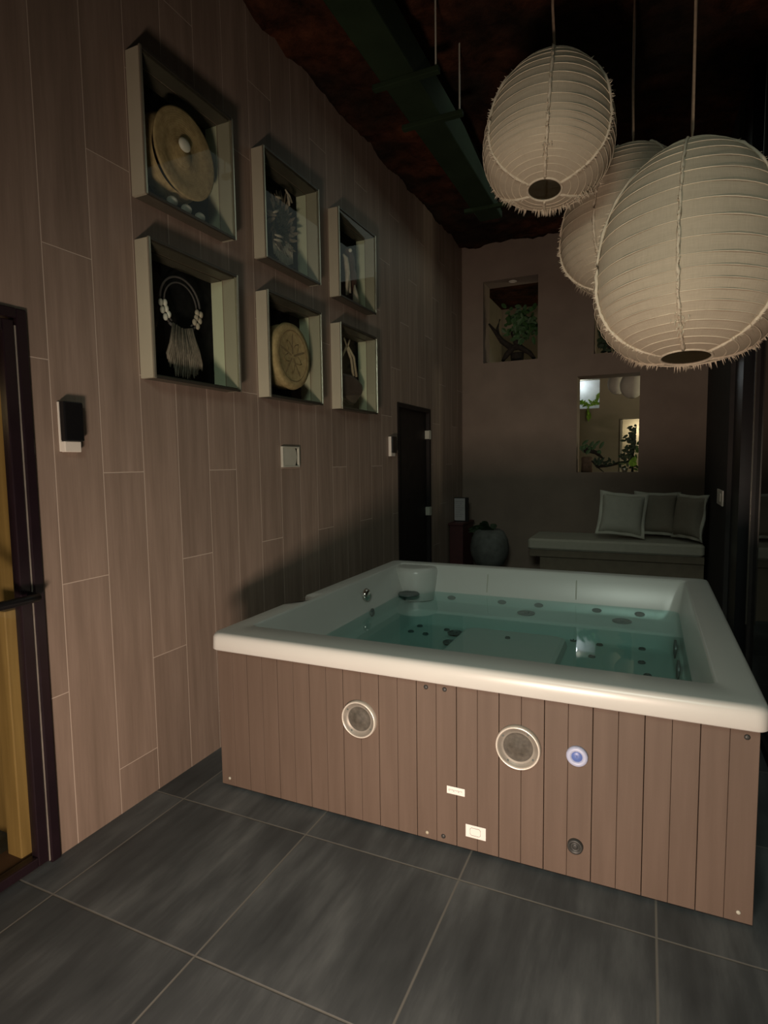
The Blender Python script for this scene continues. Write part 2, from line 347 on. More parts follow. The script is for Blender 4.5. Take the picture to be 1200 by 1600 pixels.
# bumpy ceiling
bm = B(); NX, NY = 90, 170; x0, x1, y0, y1 = XW-0.02, 3.3, -3.2, YB+0.01; grid = []
for j in range(NY+1):
    row = []
    for i in range(NX+1):
        x = x0+(x1-x0)*i/NX; y = y0+(y1-y0)*j/NY
        h = 0.05*noise.noise((x*4, y*4, 0))+0.035*noise.noise((x*11, y*11, 3))
        row.append(bm.verts.new((x, y, ZC+h)))
    grid.append(row)
for j in range(NY):
    for i in range(NX): bm.faces.new((grid[j][i], grid[j][i+1], grid[j+1][i+1], grid[j+1][i]))
ce = struct(link('ceiling', bm, 'ceiling', smooth=True))
sm = ce.modifiers.new('s', 'SOLIDIFY'); sm.thickness = 0.2; sm.offset = 1
# sliding glass wall, right
wn_ = struct(link('window_1', Bx(0.578, 0.590, 1.0, 4.01, 0.06, ZC-0.08), 'smoked'))
bm = B(); box(bm, 0.56, 0.61, 4.01, 4.05, 0.0, ZC-0.03); box(bm, 0.56, 0.61, 0.95, 1.0, 0, ZC-0.03); box(bm, 0.56, 0.61, 1.0, 4.01, 0.0, 0.06); box(bm, 0.56, 0.61, 1.0, 4.01, ZC-0.12, ZC-0.03)
fr = link('window_frame', bm, 'doorblack', wn_)
link('edge_strip', Bx(0.552, 0.560, 4.014, 4.024, 0.5, ZC-0.1), 'trimdark', wn_)
wn2 = struct(link('window_2', Bx(0.62, 0.63, -3.2, 1.05, 0.06, ZC-0.08), 'smoked'))
struct(link('trim_1', Bx(0.56, 0.66, 4.55, 4.95, 0.0, ZC), 'black'))
# room beyond the openings
bx0, bx1, by1 = -2.2, 2.2, 9.5
N1 = (-1.45, -0.700, 2.285, 2.745); N2 = (-0.395, 0.30, 1.30, 2.105)
slab('wall_back_room', 'y', by1, by1+0.30, bx0, bx1, 0.0, ZC, [N1, N2], 'greenwall')
struct(link('wall_back_room_left', Bx(bx0-0.1, bx0, YB+0.30, by1, 0, ZC), 'greenwall'))
struct(link('wall_back_room_right', Bx(bx1, bx1+0.1, YB+0.30, by1, 0, ZC), 'greenwall'))
struct(link('ceiling_back_room', Bx(bx0-0.1, bx1+0.1, YB+0.01, by1+0.35, ZC-0.06, ZC+0.2), 'ceiling'))
MT['pale'] = simple('pale_grey_niche_paint', (0.55, 0.58, 0.58), 0.8, var=0.08)
struct(link('trim_2', Bx(N1[0]-0.05, N1[1]+0.05, by1+0.30, by1+0.34, N1[2]-0.05, N1[3]+0.05), 'pale'))
struct(link('trim_3', Bx(N2[0]-0.05, N2[1]+0.05, by1+0.30, by1+0.34, N2[2]-0.05, N2[3]+0.05), 'greenwall'))
bm = B()
box(bm, N2[0]-0.002, N2[0]+0.03, by1-0.012, by1+0.01, N2[2], N2[3]); box(bm, N2[0], N2[1], by1-0.012, by1+0.01, N2[3]-0.012, N2[3]+0.002)
struct(link('lit_reveal_strip', bm, 'boxwhite'))  # pale strips added for the lit left and top reveal of the niche

# ------------------------------------------------------------------ sauna door (left) and sauna
dr = struct(link('door_1', B(), 'frameblack'))
bm = B(); box(bm, XW-0.04, XW+0.012, 1.372, 1.41, 0, 2.06); box(bm, XW-0.04, XW+0.012, 0.35, 0.39, 0, 2.06); box(bm, XW-0.04, XW+0.012, 0.39, 1.372, 2.025, 2.06)
link('jamb', bm, 'frameblack', dr, bevel=0.004)
bm = B(); box(bm, XW-0.035, XW+0.004, 1.325, 1.366, 0.012, 2.018); box(bm, XW-0.035, XW+0.004, 0.395, 0.435, 0.012, 2.018); box(bm, XW-0.035, XW+0.004, 0.435, 1.325, 1.975, 2.018); box(bm, XW-0.035, XW+0.004, 0.435, 1.325, 0.012, 0.05)
link('door_leaf', bm, 'frameblack', dr, bevel=0.004)
link('glass_pane', Bx(XW-0.02, XW-0.013, 0.435, 1.325, 0.05, 1.975), 'glass', dr)
link('seal_strip', Bx(XW+0.002, XW+0.005, 1.367, 1.371, 0.01, 2.0), 'ring', dr)
hd = link('door_handle', tube(B(), [(XW+0.01, 1.36, 1.035), (XW+0.055, 1.35, 1.035), (XW+0.06, 1.30, 1.035), (XW+0.06, 0.46, 1.035)], 0.016, 12), 'black', dr, smooth=True)
struct(link('wall_sauna_side', Bx(-3.6, XW-0.16, 1.42, 1.50, 0, 2.4), 'sauna'))
struct(link('wall_sauna_back', Bx(-3.7, -3.6, -0.8, 1.50, 0, 2.4), 'sauna'))
struct(link('wall_sauna_front', Bx(-3.6, XW-0.16, -0.9, -0.8, 0, 2.4), 'sauna'))
struct(link('ceiling_sauna', Bx(-3.7, XW-0.16, -0.9, 1.5, 2.4, 2.48), 'sauna'))
struct(link('trim_5', Bx(XW-0.135, XW-0.055, 1.30, 1.405, 0.0, 0.985), 'sauna', bevel=0.004))
struct(link('trim_6', Bx(XW-0.16, XW-0.045, 0.39, 1.37, 0.0, 0.045), 'saunadark', bevel=0.004))
t = thing('sauna_bench', 'dark wooden sauna bench seen low through the glass door', 'bench', (-2.75, 0.5, 0))
bm = B()
for i in range(5): box(bm, -0.35+i*0.125, -0.35+i*0.125+0.115, -0.9, 0.9, 0.42, 0.45)
link('seat_slats', bm, 'saunadark', t)
bm = B(); box(bm, -0.33, 0.25, -0.88, -0.80, 0, 0.42); box(bm, -0.33, 0.25, 0.80, 0.88, 0, 0.42); box(bm, -0.06, -0.02, -0.82, 0.82, 0.1, 0.2); link('base', bm, 'saunadark', t)

# dark far door
dr = struct(link('door_2', Bx(XW-0.09, XW-0.03, 4.84, 5.62, 0.005, 1.996), 'doorblack'))
bm = B(); box(bm, XW-0.12, XW+0.006, 4.80, 4.84, 0, 2.036); box(bm, XW-0.12, XW+0.006, 5.62, 5.66, 0, 2.036); box(bm, XW-0.12, XW+0.006, 4.84, 5.62, 1.996, 2.036)
link('door_frame', bm, 'doorblack', dr)
for z in (1.777, 1.0):
    bm = B(); box(bm, XW-0.03, XW+0.016, 5.585, 5.612, z-0.042, z+0.042); box(bm, XW-0.03, XW+0.016, 5.620, 5.645, z-0.042, z+0.042); tube(bm, [(XW+0.012, 5.616, z-0.045), (XW+0.012, 5.616, z+0.045)], 0.007)
    link('hinge', bm, 'grey_plastic', dr)

# ------------------------------------------------------------------ display boxes on the left wall
XF = -1.958; XBK = -2.118
box_labels = {
 3: 'cream display box, upper row nearest the sauna door, holding straw hat and white pebbles',
 4: 'cream display box, upper row middle, holding a feathered headdress',
 5: 'cream display box, upper row farthest, holding red-brown tassels',
 0: 'cream display box, lower row nearest the sauna door, holding a shell fringe necklace',
 1: 'cream display box, lower row middle, holding a patterned straw hat',
 2: 'cream display box, lower row farthest, holding a rope loop with dark pouch'}
def display_box(y, z, idx):
    t = thing('display_box', box_labels[idx], 'display box', (XW, y+S/2, z), 'display boxes on the plank wall')
    h = S/2; xf = XF-XW; xb = XBK-XW; tk = 0.016
    for sy in (-1, 1):
        link('side_board', Bx(0.001, xf-0.012, min(sy*h, sy*(h-tk)), max(sy*h, sy*(h-tk)), 0, S), 'boxwhite', t)
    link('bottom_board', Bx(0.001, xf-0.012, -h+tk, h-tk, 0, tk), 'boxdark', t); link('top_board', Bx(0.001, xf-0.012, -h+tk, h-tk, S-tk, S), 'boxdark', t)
    a = h-0.017  # inner lining recessed in the wall
    for sy in (-1, 1): link('side_lining', Bx(xb, -0.003, min(sy*a, sy*(a-.004)), max(sy*a, sy*(a-.004)), 0.017, S-0.017), 'lining', t)
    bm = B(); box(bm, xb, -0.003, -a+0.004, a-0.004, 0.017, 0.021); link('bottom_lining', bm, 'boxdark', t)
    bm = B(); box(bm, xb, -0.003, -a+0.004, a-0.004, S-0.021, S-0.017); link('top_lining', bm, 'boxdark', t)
    link('backing_panel', Bx(xb-0.008, xb-0.001, -a, a, 0.017, S-0.017), 'backing', t)
    e = 0.009
    for sy in (-1, 1): link('front_trim', Bx(xf-0.010, xf, min(sy*(h+.003), sy*(h-e)), max(sy*(h+.003), sy*(h-e)), -0.003, S+0.003), 'trim', t, bevel=0.002)
    link('bottom_trim', Bx(xf-0.010, xf, -h+e, h-e, -0.003, e), 'trimdark', t); link('top_trim', Bx(xf-0.010, xf, -h+e, h-e, S-e, S+0.003), 'trimdark', t)
    link('glass_pane', Bx(xf-0.009, xf-0.006, -h+e, h-e, e, S-e), 'glass', t)
for y, z, i in cells: display_box(y, z, i)

def at(o, x, y, z): o.location = (x, y, z); return o
# straw hats: brim disc facing the room, crown behind, slightly tilted
def hat(y, z, R, label, kind):
    t = thing('straw_hat', label, 'hat', (-2.012 if kind == 'plain' else -2.005, y, z))
    if kind == 'plain':
        prof = [(0.001, 0.020), (R*0.25, 0.018), (R*0.30, 0.006), (R*0.62, 0.022), (R*0.95, 0.034), (R, 0.030), (R*0.97, 0.020), (R*0.66, 0.008), (R*0.62, -0.010)]
        link('brim', lathe(B(), prof, 48, 'x', cap=False), 'straw', t, smooth=True)
        link('crown', lathe(B(), [(R*0.80, 0.010), (R*.93, -0.012), (R*0.97, -0.035), (R*0.95, -0.060), (R*0.85, -0.085), (R*0.3, -0.092), (0.001, -0.092)], 48, 'x', (0, -0.03, -0.022), cap=False), 'straw', t, smooth=True)
    else:
        prof = [(0.001, 0.030), (R*0.70, 0.030), (R*0.78, 0.037), (R*0.93, 0.034), (R*0.97, 0.012), (R*0.90, -0.016), (R*0.94, -0.04), (R*0.92, -0.080), (R*0.7, -0.095), (0.001, -0.095)]
        link('crown', lathe(B(), prof, 48, 'x', cap=False), 'straw', t, smooth=True)
        bm = B()
        for k in range(5):
            a = k*2*PI/5+0.3; leaf(bm, (0.0315, math.cos(a)*R*0.06, math.sin(a)*R*0.06), (0.0315, math.cos(a)*R*0.68, math.sin(a)*R*0.68), R*0.13, nrm=Vector((1, 0, 0)), th=0.0006)
        tube(bm, [(0.034, math.cos(a)*R*0.74, math.sin(a)*R*0.74) for a in [2*PI*i/40 for i in range(40)]], 0.0022, 6, True)
        for k in range(5):
            a = k*2*PI/5+0.9; tube(bm, [(0.031, math.cos(a+j*0.22)*R*(0.5-0.12*abs(j)), math.sin(a+j*0.22)*R*(0.5-0.12*abs(j))) for j in (-2, -1, 0, 1, 2)], 0.0022, 6)
        link('woven_pattern', bm, 'strawdark', t, smooth=True)
    return t
hat(2.195, 2.935, 0.195, 'round straw hat with a turned-out brim in the upper nearest display box', 'plain')
hat(3.035, 2.150, 0.205, 'round straw hat with dark star pattern in the lower middle display box', 'pattern')
o = tag(link('shell', ball(B(), (0, 0, 0), 0.036, 0.42, 1.0, 0.85, 16), 'shell', smooth=True), 'large white shell at the centre of the plain straw hat', 'shell'); at(o, -1.982, 2.190, 2.975)
pts = [(2.115, 2.700, 'leftmost white pebble under the plain straw hat'), (2.205, 2.698, 'middle white pebble under the plain straw hat'), (2.295, 2.694, 'rightmost white pebble under the plain straw hat')]
for y, z, lb in pts:
    o = tag(link('white_pebble', ball(B(), (0, 0, 0), 0.026, 0.9, 1.05, 0.85, 12), 'shell', smooth=True), lb, 'pebble', 'white pebbles in the display box'); at(o, -2.0, y, z)
# lower-left: necklace
t = thing('shell_necklace', 'necklace of white beads and a long shell fringe in the lower nearest display box', 'necklace', (-2.06, 2.205, 2.2))
def arc(r, ry, a0, a1, n, cz=0.0, x=0.0): return [(x, math.sin(a0+(a1-a0)*i/n)*r, cz+math.cos(a0+(a1-a0)*i/n)*ry) for i in range(n+1)]
bm = B(); tube(bm, arc(0.130, 0.125, -2.5, 2.5, 40, 0.07), 0.005); tube(bm, arc(0.106, 0.105, -2.5, 2.5, 40, 0.065), 0.004); tube(bm, [(0, -.08, -.03), (0, -.03, -.055), (0, .03, -.055), (0, .08, -.03)], .007); link('cord', bm, 'cordgrey', t, smooth=True)
for s in (-1, 1):
    for j in range(3):
        for q in (0, 1):
            a = s*(1.72+j*0.25); r = 0.133-q*0.026
            bm = B(); ball(bm, (0.004, math.sin(a)*r, 0.07+math.cos(a)*r), 0.015, 0.7, 0.85, 1.15, 10); link('bead', bm, 'shell' if s < 0 else 'bone', t, smooth=True)
bm = B(); random.seed(3)
for i in range(19):
    a = -0.60+1.20*i/18; L = 0.225+random.uniform(-0.02, 0.02)-0.13*abs(a)**1.5; y0_ = math.sin(a)*0.11
    tube(bm, [(random.uniform(0, 0.012), y0_, -0.045+abs(y0_)*.25), (0.014, y0_+math.sin(a)*L*0.30, -0.05-L*0.5), (0.010, y0_+math.sin(a)*L*.5, -0.05-L*.82), (0.010, y0_+math.sin(a)*L*.55, -0.05-L)], [0.005, 0.009, 0.010, 0.003], 6)
link('shell_fringe', bm, 'fringe', t, smooth=True)
# upper-middle: feather headdress
t = thing('feather_headdress', 'feathered fibre headdress with bone sticks in the upper middle display box', 'headdress', (-2.06, 3.05, 2.93))
bm = B(); random.seed(5)
for i in range(70):
    a = random.uniform(0, 2*PI); r0 = random.uniform(0.06, 0.10); L = random.uniform(0.05, 0.085)
    leaf(bm, (random.uniform(0, 0.03), math.cos(a)*r0*0.9, math.sin(a)*r0*1.2), (random.uniform(0.0, 0.05), math.cos(a+0.3)*(r0+L)*0.95, math.sin(a+0.3)*(r0+L)*1.2), 0.022, nrm=Vector((1, 0.2, 0)))
link('feather_ring', bm, 'feather', t)
bm = B()
for i in range(60):
    a = random.uniform(0, 2*PI); r0 = random.uniform(0.0, 0.07)
    tube(bm, [(0.01, math.cos(a)*r0, math.sin(a)*r0*1.4), (0.03, math.cos(a+0.4)*(r0+0.03), math.sin(a+0.4)*(r0+0.04)*1.4)], 0.006, 5)
link('fibre_core', bm, 'darkfibre', t)
bm = B()
for y, z, y2, z2 in [(0.0, 0.20, 0.07, 0.15), (0.02, 0.18, 0.04, 0.12), (-0.1, 0.12, -0.04, 0.13), (-0.12, -0.10, -0.04, -0.09), (-0.13, -0.13, -0.05, -0.115), (-0.13, 0.02, -0.08, 0.05)]:
    link('bone_stick', tube(B(), [(0.055, y, z), (0.058, (y+y2)/2, (z+z2)/2), (0.055, y2, z2)], [0.004, 0.009, 0.005], 7), 'bone', t, smooth=True)
bm = B(); tube(bm, [(0.03, -0.10, -0.13), (0.03, -0.03, -0.165), (0.03, 0.04, -0.165), (0.03, 0.095, -0.13)], 0.006)
for i in range(12):
    y = -0.10+0.017*i; tube(bm, [(0.03, y, -0.13-0.04*math.sin(i*0.5)), (0.035, y, -0.20-0.03*math.sin(i*0.28))], [0.008, 0.005], 6)
link('lower_fringe', bm, 'bone', t, smooth=True)
# upper-right tassels
t = thing('bead_tassel', 'red-brown and cream hanging tassels in the upper farthest display box', 'tassel', (-2.062, 3.90, 2.915))
bm = B(); ball(bm, (0.02, 0.02, 0.06), 0.085, 0.45, 0.9, 1.2, 14); ball(bm, (0.02, 0.06, -0.04), 0.07, 0.45, 0.9, 1.4, 14); link('bead_body', bm, 'redbrown', t, smooth=True)
bm = B(); tube(bm, [(0.05, -0.12, 0.07), (0.055, -0.09, 0.05), (0.055, -0.07, -0.05), (0.05, -0.07, -0.20)], [0.006, 0.018, 0.020, 0.012], 8); tube(bm, [(0.05, -0.045, 0.03), (0.05, -0.035, -0.18)], [0.008, 0.014], 8)
tube(bm, [(0.05, 0.05, -0.10), (0.05, 0.06, -0.17), (0.05, 0.07, -0.23)], [0.006, 0.022, 0.026], 8); link('cream_strand', bm, 'bone', t, smooth=True)
bm = B(); ball(bm, (0.05, -0.01, 0.13), 0.014); link('top_bead', bm, 'shell', t, smooth=True)
# lower-right rope and pouch
t = thing('rope_pouch', 'tan rope loop above a dark brown pouch in the lower farthest display box', 'pouch', (-2.06, 3.88, 2.2))
bm = B(); tube(bm, [(0.03, -0.13, -0.02), (0.03, -0.125, 0.06), (0.03, -0.06, 0.13), (0.03, -0.035, 0.16)], 0.009); tube(bm, [(0.03, -0.035, 0.15), (0.03, 0.03, 0.07), (0.03, 0.06, -0.05)], 0.010); tube(bm, [(0.035, -0.03, 0.15), (0.035, 0.06, 0.09), (0.035, 0.10, -0.05)], 0.010)
tube(bm, [(0.035, -0.05, 0.155), (0.035, -0.09, 0.205)], 0.006); tube(bm, [(0.035, -0.03, 0.155), (0.035, 0.0, 0.205)], 0.006); link('rope', bm, 'rope', t, smooth=True)
bm = B(); pr = [(-0.14, -0.05), (0.02, -0.045), (0.10, -0.06), (0.20, -0.10), (0.19, -0.17), (0.06, -0.26), (0.0, -0.26), (-0.14, -0.20)]
fa = [bm.verts.new((0.045, y, z)) for y, z in pr]; fb = [bm.verts.new((-0.02, y, z)) for y, z in pr]; bm.faces.new(fa); bm.faces.new(fb[::-1])
for i in range(len(pr)): bm.faces.new((fa[i], fb[i], fb[(i+1) % len(pr)], fa[(i+1) % len(pr)]))
link('pouch_body', bm, 'leather', t, bevel=0.02)

# ------------------------------------------------------------------ wall devices
t = thing('wall_thermostat', 'black wall control with a white base beside the sauna door', 'thermostat', (XW, 1.555, 1.60))
link('black_cover', Bx(0.008, 0.038, -0.040, 0.042, 0.0, 0.150), 'black', t, bevel=0.005)
link('white_base', Bx(0.001, 0.0078, -0.042, 0.036, -0.040, 0.148), 'white_plastic', t, bevel=0.001)
link('white_foot', Bx(0.008, 0.032, -0.040, 0.030, -0.042, -0.001), 'white_plastic', t, bevel=0.003)
t = thing('wall_plate', 'pale square wall plate with a curved flap below the display boxes', 'wall plate', (XW, 3.072, 1.547))
bm = B(); a, e = 0.095, 0.012
box(bm, 0.001, 0.018, -a, -a+e, -0.066, 0.062); box(bm, 0.001, 0.018, a-e, a, -0.066, 0.062); box(bm, 0.001, 0.018, -a+e, a-e, -0.066, -0.056); box(bm, 0.001, 0.018, -a+e, a-e, 0.052, 0.062); link('plate_frame', bm, 'grey_plastic', t, bevel=0.002)
bm = B(); pr = [(-0.083, -0.056), (0.045, -0.056), (0.058, -0.03), (0.064, 0.0), (0.058, 0.03), (0.045, 0.052), (-0.083, 0.052)]
fa = [bm.verts.new((0.015, y, z)) for y, z in pr]; fb = [bm.verts.new((0.001, y, z)) for y, z in pr]; bm.faces.new(fa); bm.faces.new(fb[::-1])
for i in range(len(pr)): bm.faces.new((fa[i], fb[i], fb[(i+1) % len(pr)], fa[(i+1) % len(pr)]))
link('flap', bm, 'grey_plastic', t); link('recess', Bx(0.001, 0.004, 0.03, 0.083, -0.056, 0.052), 'darkfibre', t)
t = thing('light_switch', 'white-edged wall control left of the dark far door', 'switch', (XW, 4.64, 1.64))
link('side_casing', Bx(0.001, 0.028, -0.045, 0.045, -0.085, 0.085), 'white_plastic', t, bevel=0.004); link('dark_face', Bx(0.028, 0.040, -0.040, 0.055, -0.055, 0.085), 'black', t, bevel=0.003)
t = thing('light_switch', 'plain white switch on the dark right wall above the pillows', 'switch', (0.53, 5.30, 1.175))
link('plate', Bx(-0.012, -0.001, -0.20, 0.17, -0.045, 0.075), 'white_plastic', t, bevel=0.003); link('rocker', Bx(-0.017, -0.012, -0.11, 0.08, -0.02, 0.05), 'white_plastic', t, bevel=0.002)

# ------------------------------------------------------------------ hot tub
def rrect(x0, x1, y0, y1, r, z, notch=0.0, n=6, side=44):
    pts_ = []
    cs = [(x1-r, y1-r, 0), (x0+r, y1-r, PI/2), (x0+r, y0+r, PI), (x1-r, y0+r, 1.5*PI)]
    for ci, (cx, cy, a0) in enumerate(cs):
        for i in range(n+1):
            a = a0+PI/2*i/n; pts_.append([cx+r*math.cos(a), cy+r*math.sin(a), z])
        nx = cs[(ci+1) % 4]; a = nx[2]
        p0 = pts_[-1]; p1 = [nx[0]+r*math.cos(a), nx[1]+r*math.sin(a), z]
        if ci == 1:
            ys = [p0[1]+(p1[1]-p0[1])*i/side for i in range(1, side)]
            for q, yv in enumerate([2.835, 2.825, 2.612, 2.602] if side == 44 else []):
                j = min(range(len(ys)), key=lambda m_: abs(ys[m_]-(2.835, 2.790, 2.650, 2.602)[q])); ys[j] = yv
            for yv in sorted(ys, reverse=True): pts_.append([x0+(notch if 2.61 < yv < 2.83 else 0), yv, z])
        else:
            for i in range(1, side): pts_.append([p0[0]+(p1[0]-p0[0])*i/side, p0[1]+(p1[1]-p0[1])*i/side, z])
    return pts_
def loft(loops, close_last=True, close_first=False):
    bm = B(); R_ = [[bm.verts.new(p) for p in L] for L in loops]
    for A, C in zip(R_, R_[1:]):
        for k_ in range(len(A)): bm.faces.new((A[k_], A[(k_+1) % len(A)], C[(k_+1) % len(A)], C[k_]))
    if close_last: bm.faces.new(R_[-1])
    if close_first: bm.faces.new(R_[0][::-1])
    return bm
tub = thing('hot_tub', 'large square hot tub with white rim and brown boarded sides', 'hot tub', (-0.72, 3.08, 0))
TX, TY = 0.72, -3.08  # parts are written in world metres and shifted to the tub's base
def tp(name, bm, mat, smooth=False, bevel=0.0, parent=None):
    bmesh.ops.translate(bm, verts=bm.verts, vec=(TX, TY, 0)); return link(name, bm, mat, parent or tub, smooth, bevel)
nt = 0.062
basin = [(-1.60, 0.19, 2.26, 3.955, .06, .56), (-1.585, 0.183, 2.30, 3.945, .08, .50), (-1.57, 0.17, 2.32, 3.935, .08, .488), (-1.49, 0.165, 2.42, 3.735, .10, .482), (-1.48, 0.16, 2.43, 3.715, .10, .470), (-1.465, 0.15, 2.44, 3.70, .10, .392), (-1.44, 0.13, 2.46, 3.68, .10, .380)]
loops = [rrect(-1.76, .32, 2.07, 4.08, .03, .666, nt), rrect(-1.796, .352, 2.026, 4.126, .035, .662, nt), rrect(-1.803, .358, 2.018, 4.133, .04, .668, nt), rrect(-1.803, .358, 2.019, 4.133, .045, .722, nt), rrect(-1.800, .355, 2.023, 4.130, .045, .732, nt), rrect(-1.793, .348, 2.031, 4.123, .045, .740, nt), rrect(-1.780, .335, 2.045, 4.110, .045, .743, nt),
         rrect(-1.698, .232, 2.180, 4.030, .030, .743), rrect(-1.691, .225, 2.186, 4.024, .030, .740), rrect(-1.685, .221, 2.192, 4.018, .030, .730)]+[rrect(*b) for b in basin]
o = tp('shell', loft(loops), 'acrylic', smooth=True)
wi = [(-1.60+.001, 0.19-.001, 2.26+.001, 3.955-.001, .06, .559)]+[(a+.004, b-.004, c_+.004, d_-.004, e_, f_+.003) for a, b, c_, d_, e_, f_ in basin[1:]]
water = tp('water', loft([rrect(*b) for b in wi], True, True), 'water')
# raised footrest under water
tp('footrest', loft([rrect(-1.06, -.42, 2.95, 3.60, .06, .384, side=4), rrect(-1.05, -.43, 2.96, 3.59, .06, .425, side=4), rrect(-1.03, -.45, 2.98, 3.57, .06, .435, side=4)], True, False), 'acrylic', smooth=False)
# corner filter pillar with its ring
tp('filter_housing', lathe(B(), [(0.155, 0.50), (0.158, 0.60), (0.160, 0.700), (0.150, 0.728), (0.12, 0.735)], 40, 'z', (-1.555, 3.985, 0)), 'acrylic', smooth=True)
tp('skimmer_ring', lathe(B(), [(0.040, 0.560), (0.072, 0.562), (0.076, 0.572), (0.068, 0.578), (0.045, 0.572)], 32, 'z', (-1.53, 3.765, 0.0), cap=True), 'jet', smooth=True)
# back wall creases
for x in (-1.02, -.42):
    tp('backrest_crease', tube(B(), [(x, 4.004, .70), (x+.002, 3.962, .58)], 0.0035, 6), 'grey_plastic')
# jets
def jet(x, y, z, r, ax='z', flat=1.0, mat='jet', cap_=True):
    h = 0.006
    return tp('jet', lathe(B(), [(r, 0), (r, h), (r*.78, h*1.6), (r*.72, h*.6), (r*.3, h*.6), (r*.26, h*1.9)], 20, ax, (x, y, z), ex=1, ey=flat), mat, smooth=False)
for x in (-1.47, -1.27, -.905, -.655, -.285, -.03): jet(x, 3.938, .525, .030, 'y', .5)
for x, y in ((-.72, 3.84), (-.13, 3.86)): jet(x, y, .488, .058)
for x, y in ((-1.40, 3.64), (-1.30, 3.48), (-1.41, 3.50), (-1.2, 3.62), (-.245, 3.66), (-.01, 3.67), (-.27, 3.42), (-.01, 3.42), (-.27, 3.18), (0.02, 3.22), (-.40, 3.69)): jet(x, y, .381, .020)
jet(-.75, 3.42, .435, .016)
for x, y, r in ((-1.11, 3.52, .05), (-1.08, 3.32, .045), (-.93, 3.33, .04)): jet(x, y, .40, r)
for y in (3.45, 3.10): tp('side_jet', lathe(B(), [(.05, 0), (.05, -.01), (.03, -.014), (.028, -.006), (.002, -.006)], 24, 'x', (.160, y, .47), cap=False), 'jet')
tp('wall_fitting', lathe(B(), [(.040, 0), (.044, .006), (.036, .024), (.022, .030), (.001, .031)], 24, 'x', (-1.640, 3.29, .655), cap=False), 'chrome', smooth=True)
tp('wall_nozzle', lathe(B(), [(.026, 0), (.028, .006), (.018, .014), (.001, .014)], 20, 'x', (-1.596, 3.29, .545), cap=False), 'jet', smooth=True)
# boarded skirt: pattern of boards inside one panel mesh per side
PX0, PX1, PW = -1.79, 0.336, 0.0826
def boards(axis, f, u0_, u1_, width, z0=0.012, z1=0.668, out=1, off=0.0):
    bm = B(); n_ = round((u1_-u0_)/width); w_ = (u1_-u0_)/n_
    for i in range(n_):
        a = u0_+i*w_; gp = 0.0022 if i % 2 else 0.0010; gq = 0.0022 if (i+1) % 2 else 0.0010
        if axis == 'y': box(bm, a+gq*.5, a+w_-gp*.5, f, f+0.018, z0, z1)
        else: box(bm, f, f+0.018, a+gq*.5, a+w_-gp*.5, z0, z1)
    return bm
tp('front_panel', boards('y', 2.056, PX0, PX1, PW), 'board', bevel=0.0015)
tp('left_panel', boards('x', PX0, 2.056+.02, 4.09, PW), 'board', bevel=0.0015)
tp('right_panel', boards('x', PX1-.018, 2.056+.02, 4.09, PW), 'board', bevel=0.0015)
tp('back_panel', boards('y', 4.072, PX0+.02, PX1-.02, PW), 'board', bevel=0.0015)
tp('inner_frame', loft([[(-1.765, 2.08, .005), (.312, 2.08, .005), (.312, 4.065, .005), (-1.765, 4.065, .005)], [(-1.765, 2.08, .36), (.312, 2.08, .36), (.312, 4.065, .36), (-1.765, 4.065, .36)]], True, True), 'groove')
bm = B()
box(bm, -1.765, .312, 2.0755, 2.080, .36, .655); tp('joint_backing', bm, 'groove')
# speakers on the front panel
def porthole(x, z, r):
    s = lathe(B(), [(r*.62, -.002), (r*.74, -.008), (r*.88, -.010), (r*.90, -.016), (r, -.018), (r*1.03, -.010), (r*1.03, 0.0), (r*.62, 0.0)], 44, 'y', (x, 2.056, z), cap=False)
    sp = tp('speaker', s, 'ring', smooth=True)
    tp('outer_ring', lathe(B(), [(r*.95, -.0175), (r*.985, -.0205), (r*1.03, -.017), (r*1.05, -.008), (r*1.05, 0.0)], 44, 'y', (x, 2.056, z), cap=False), 'chromebright', smooth=True, parent=sp)
    bm = lathe(B(), [(r*.80, -.009), (r*.74, -.006), (r*.60, -.005), (r*.35, -.007), (r*.30, -.011), (.001, -.013)], 40, 'y', (x, 2.056, z), cap=False)
    tp('speaker_cone', bm, 'speaker_mesh', smooth=True, parent=sp)
    for k_ in range(4):
        a = PI/4+k_*PI/2+.2; tp('screw', ball(B(), (x+math.cos(a)*r*.84, 2.046, z+math.sin(a)*r*.84), .004, 1, .5, 1, 8), 'jet', parent=sp)
porthole(-1.058, .453, .074); porthole(-.410, .460, .078)
tp('air_control', lathe(B(), [(.001, -.004), (.017, -.004), (.019, -.010), (.024, -.013), (.033, -.012), (.037, -.005), (.037, 0)], 32, 'y', (-.205, 2.056, .466), cap=False), 'bluewhite', smooth=True)
tp('air_control_hub', lathe(B(), [(.001, -.008), (.016, -.009), (.020, -.006), (.020, -.003)], 24, 'y', (-.205, 2.0555, .466), cap=False), 'blue', smooth=True)
tp('drain_valve', lathe(B(), [(.001, -.010), (.008, -.012), (.010, -.006), (.016, -.006), (.019, -.014), (.026, -.012), (.027, 0)], 28, 'y', (-.207, 2.056, .134), cap=False), 'valve', smooth=True)
bm = Bx(-.684, -.612, 2.0525, 2.0555, .221, .251); bg = tp('name_badge', bm, 'sticker', bevel=.001)
bm = B()
for i in range(9): box(bm, -.676+i*.0062, -.6725+i*.0062, 2.0518, 2.0525, .236-.004*((i*5) % 3 == 0), .2405)
tp('badge_print', bm, 'paper', parent=bg)
bm = Bx(-.609, -.530, 2.0525, 2.0555, .064, .114); bg = tp('logo_sticker', bm, 'sticker', bevel=.001)
bm = B(); tube(bm, [(p[0], 2.0524, p[1]) for p in [(-.586, .074), (-.556, .074), (-.551, .079), (-.551, .099), (-.556, .104), (-.586, .104), (-.591, .099), (-.591, .079)]], .0009, 6, True)
tp('sticker_outline', bm, 'ink', parent=bg)
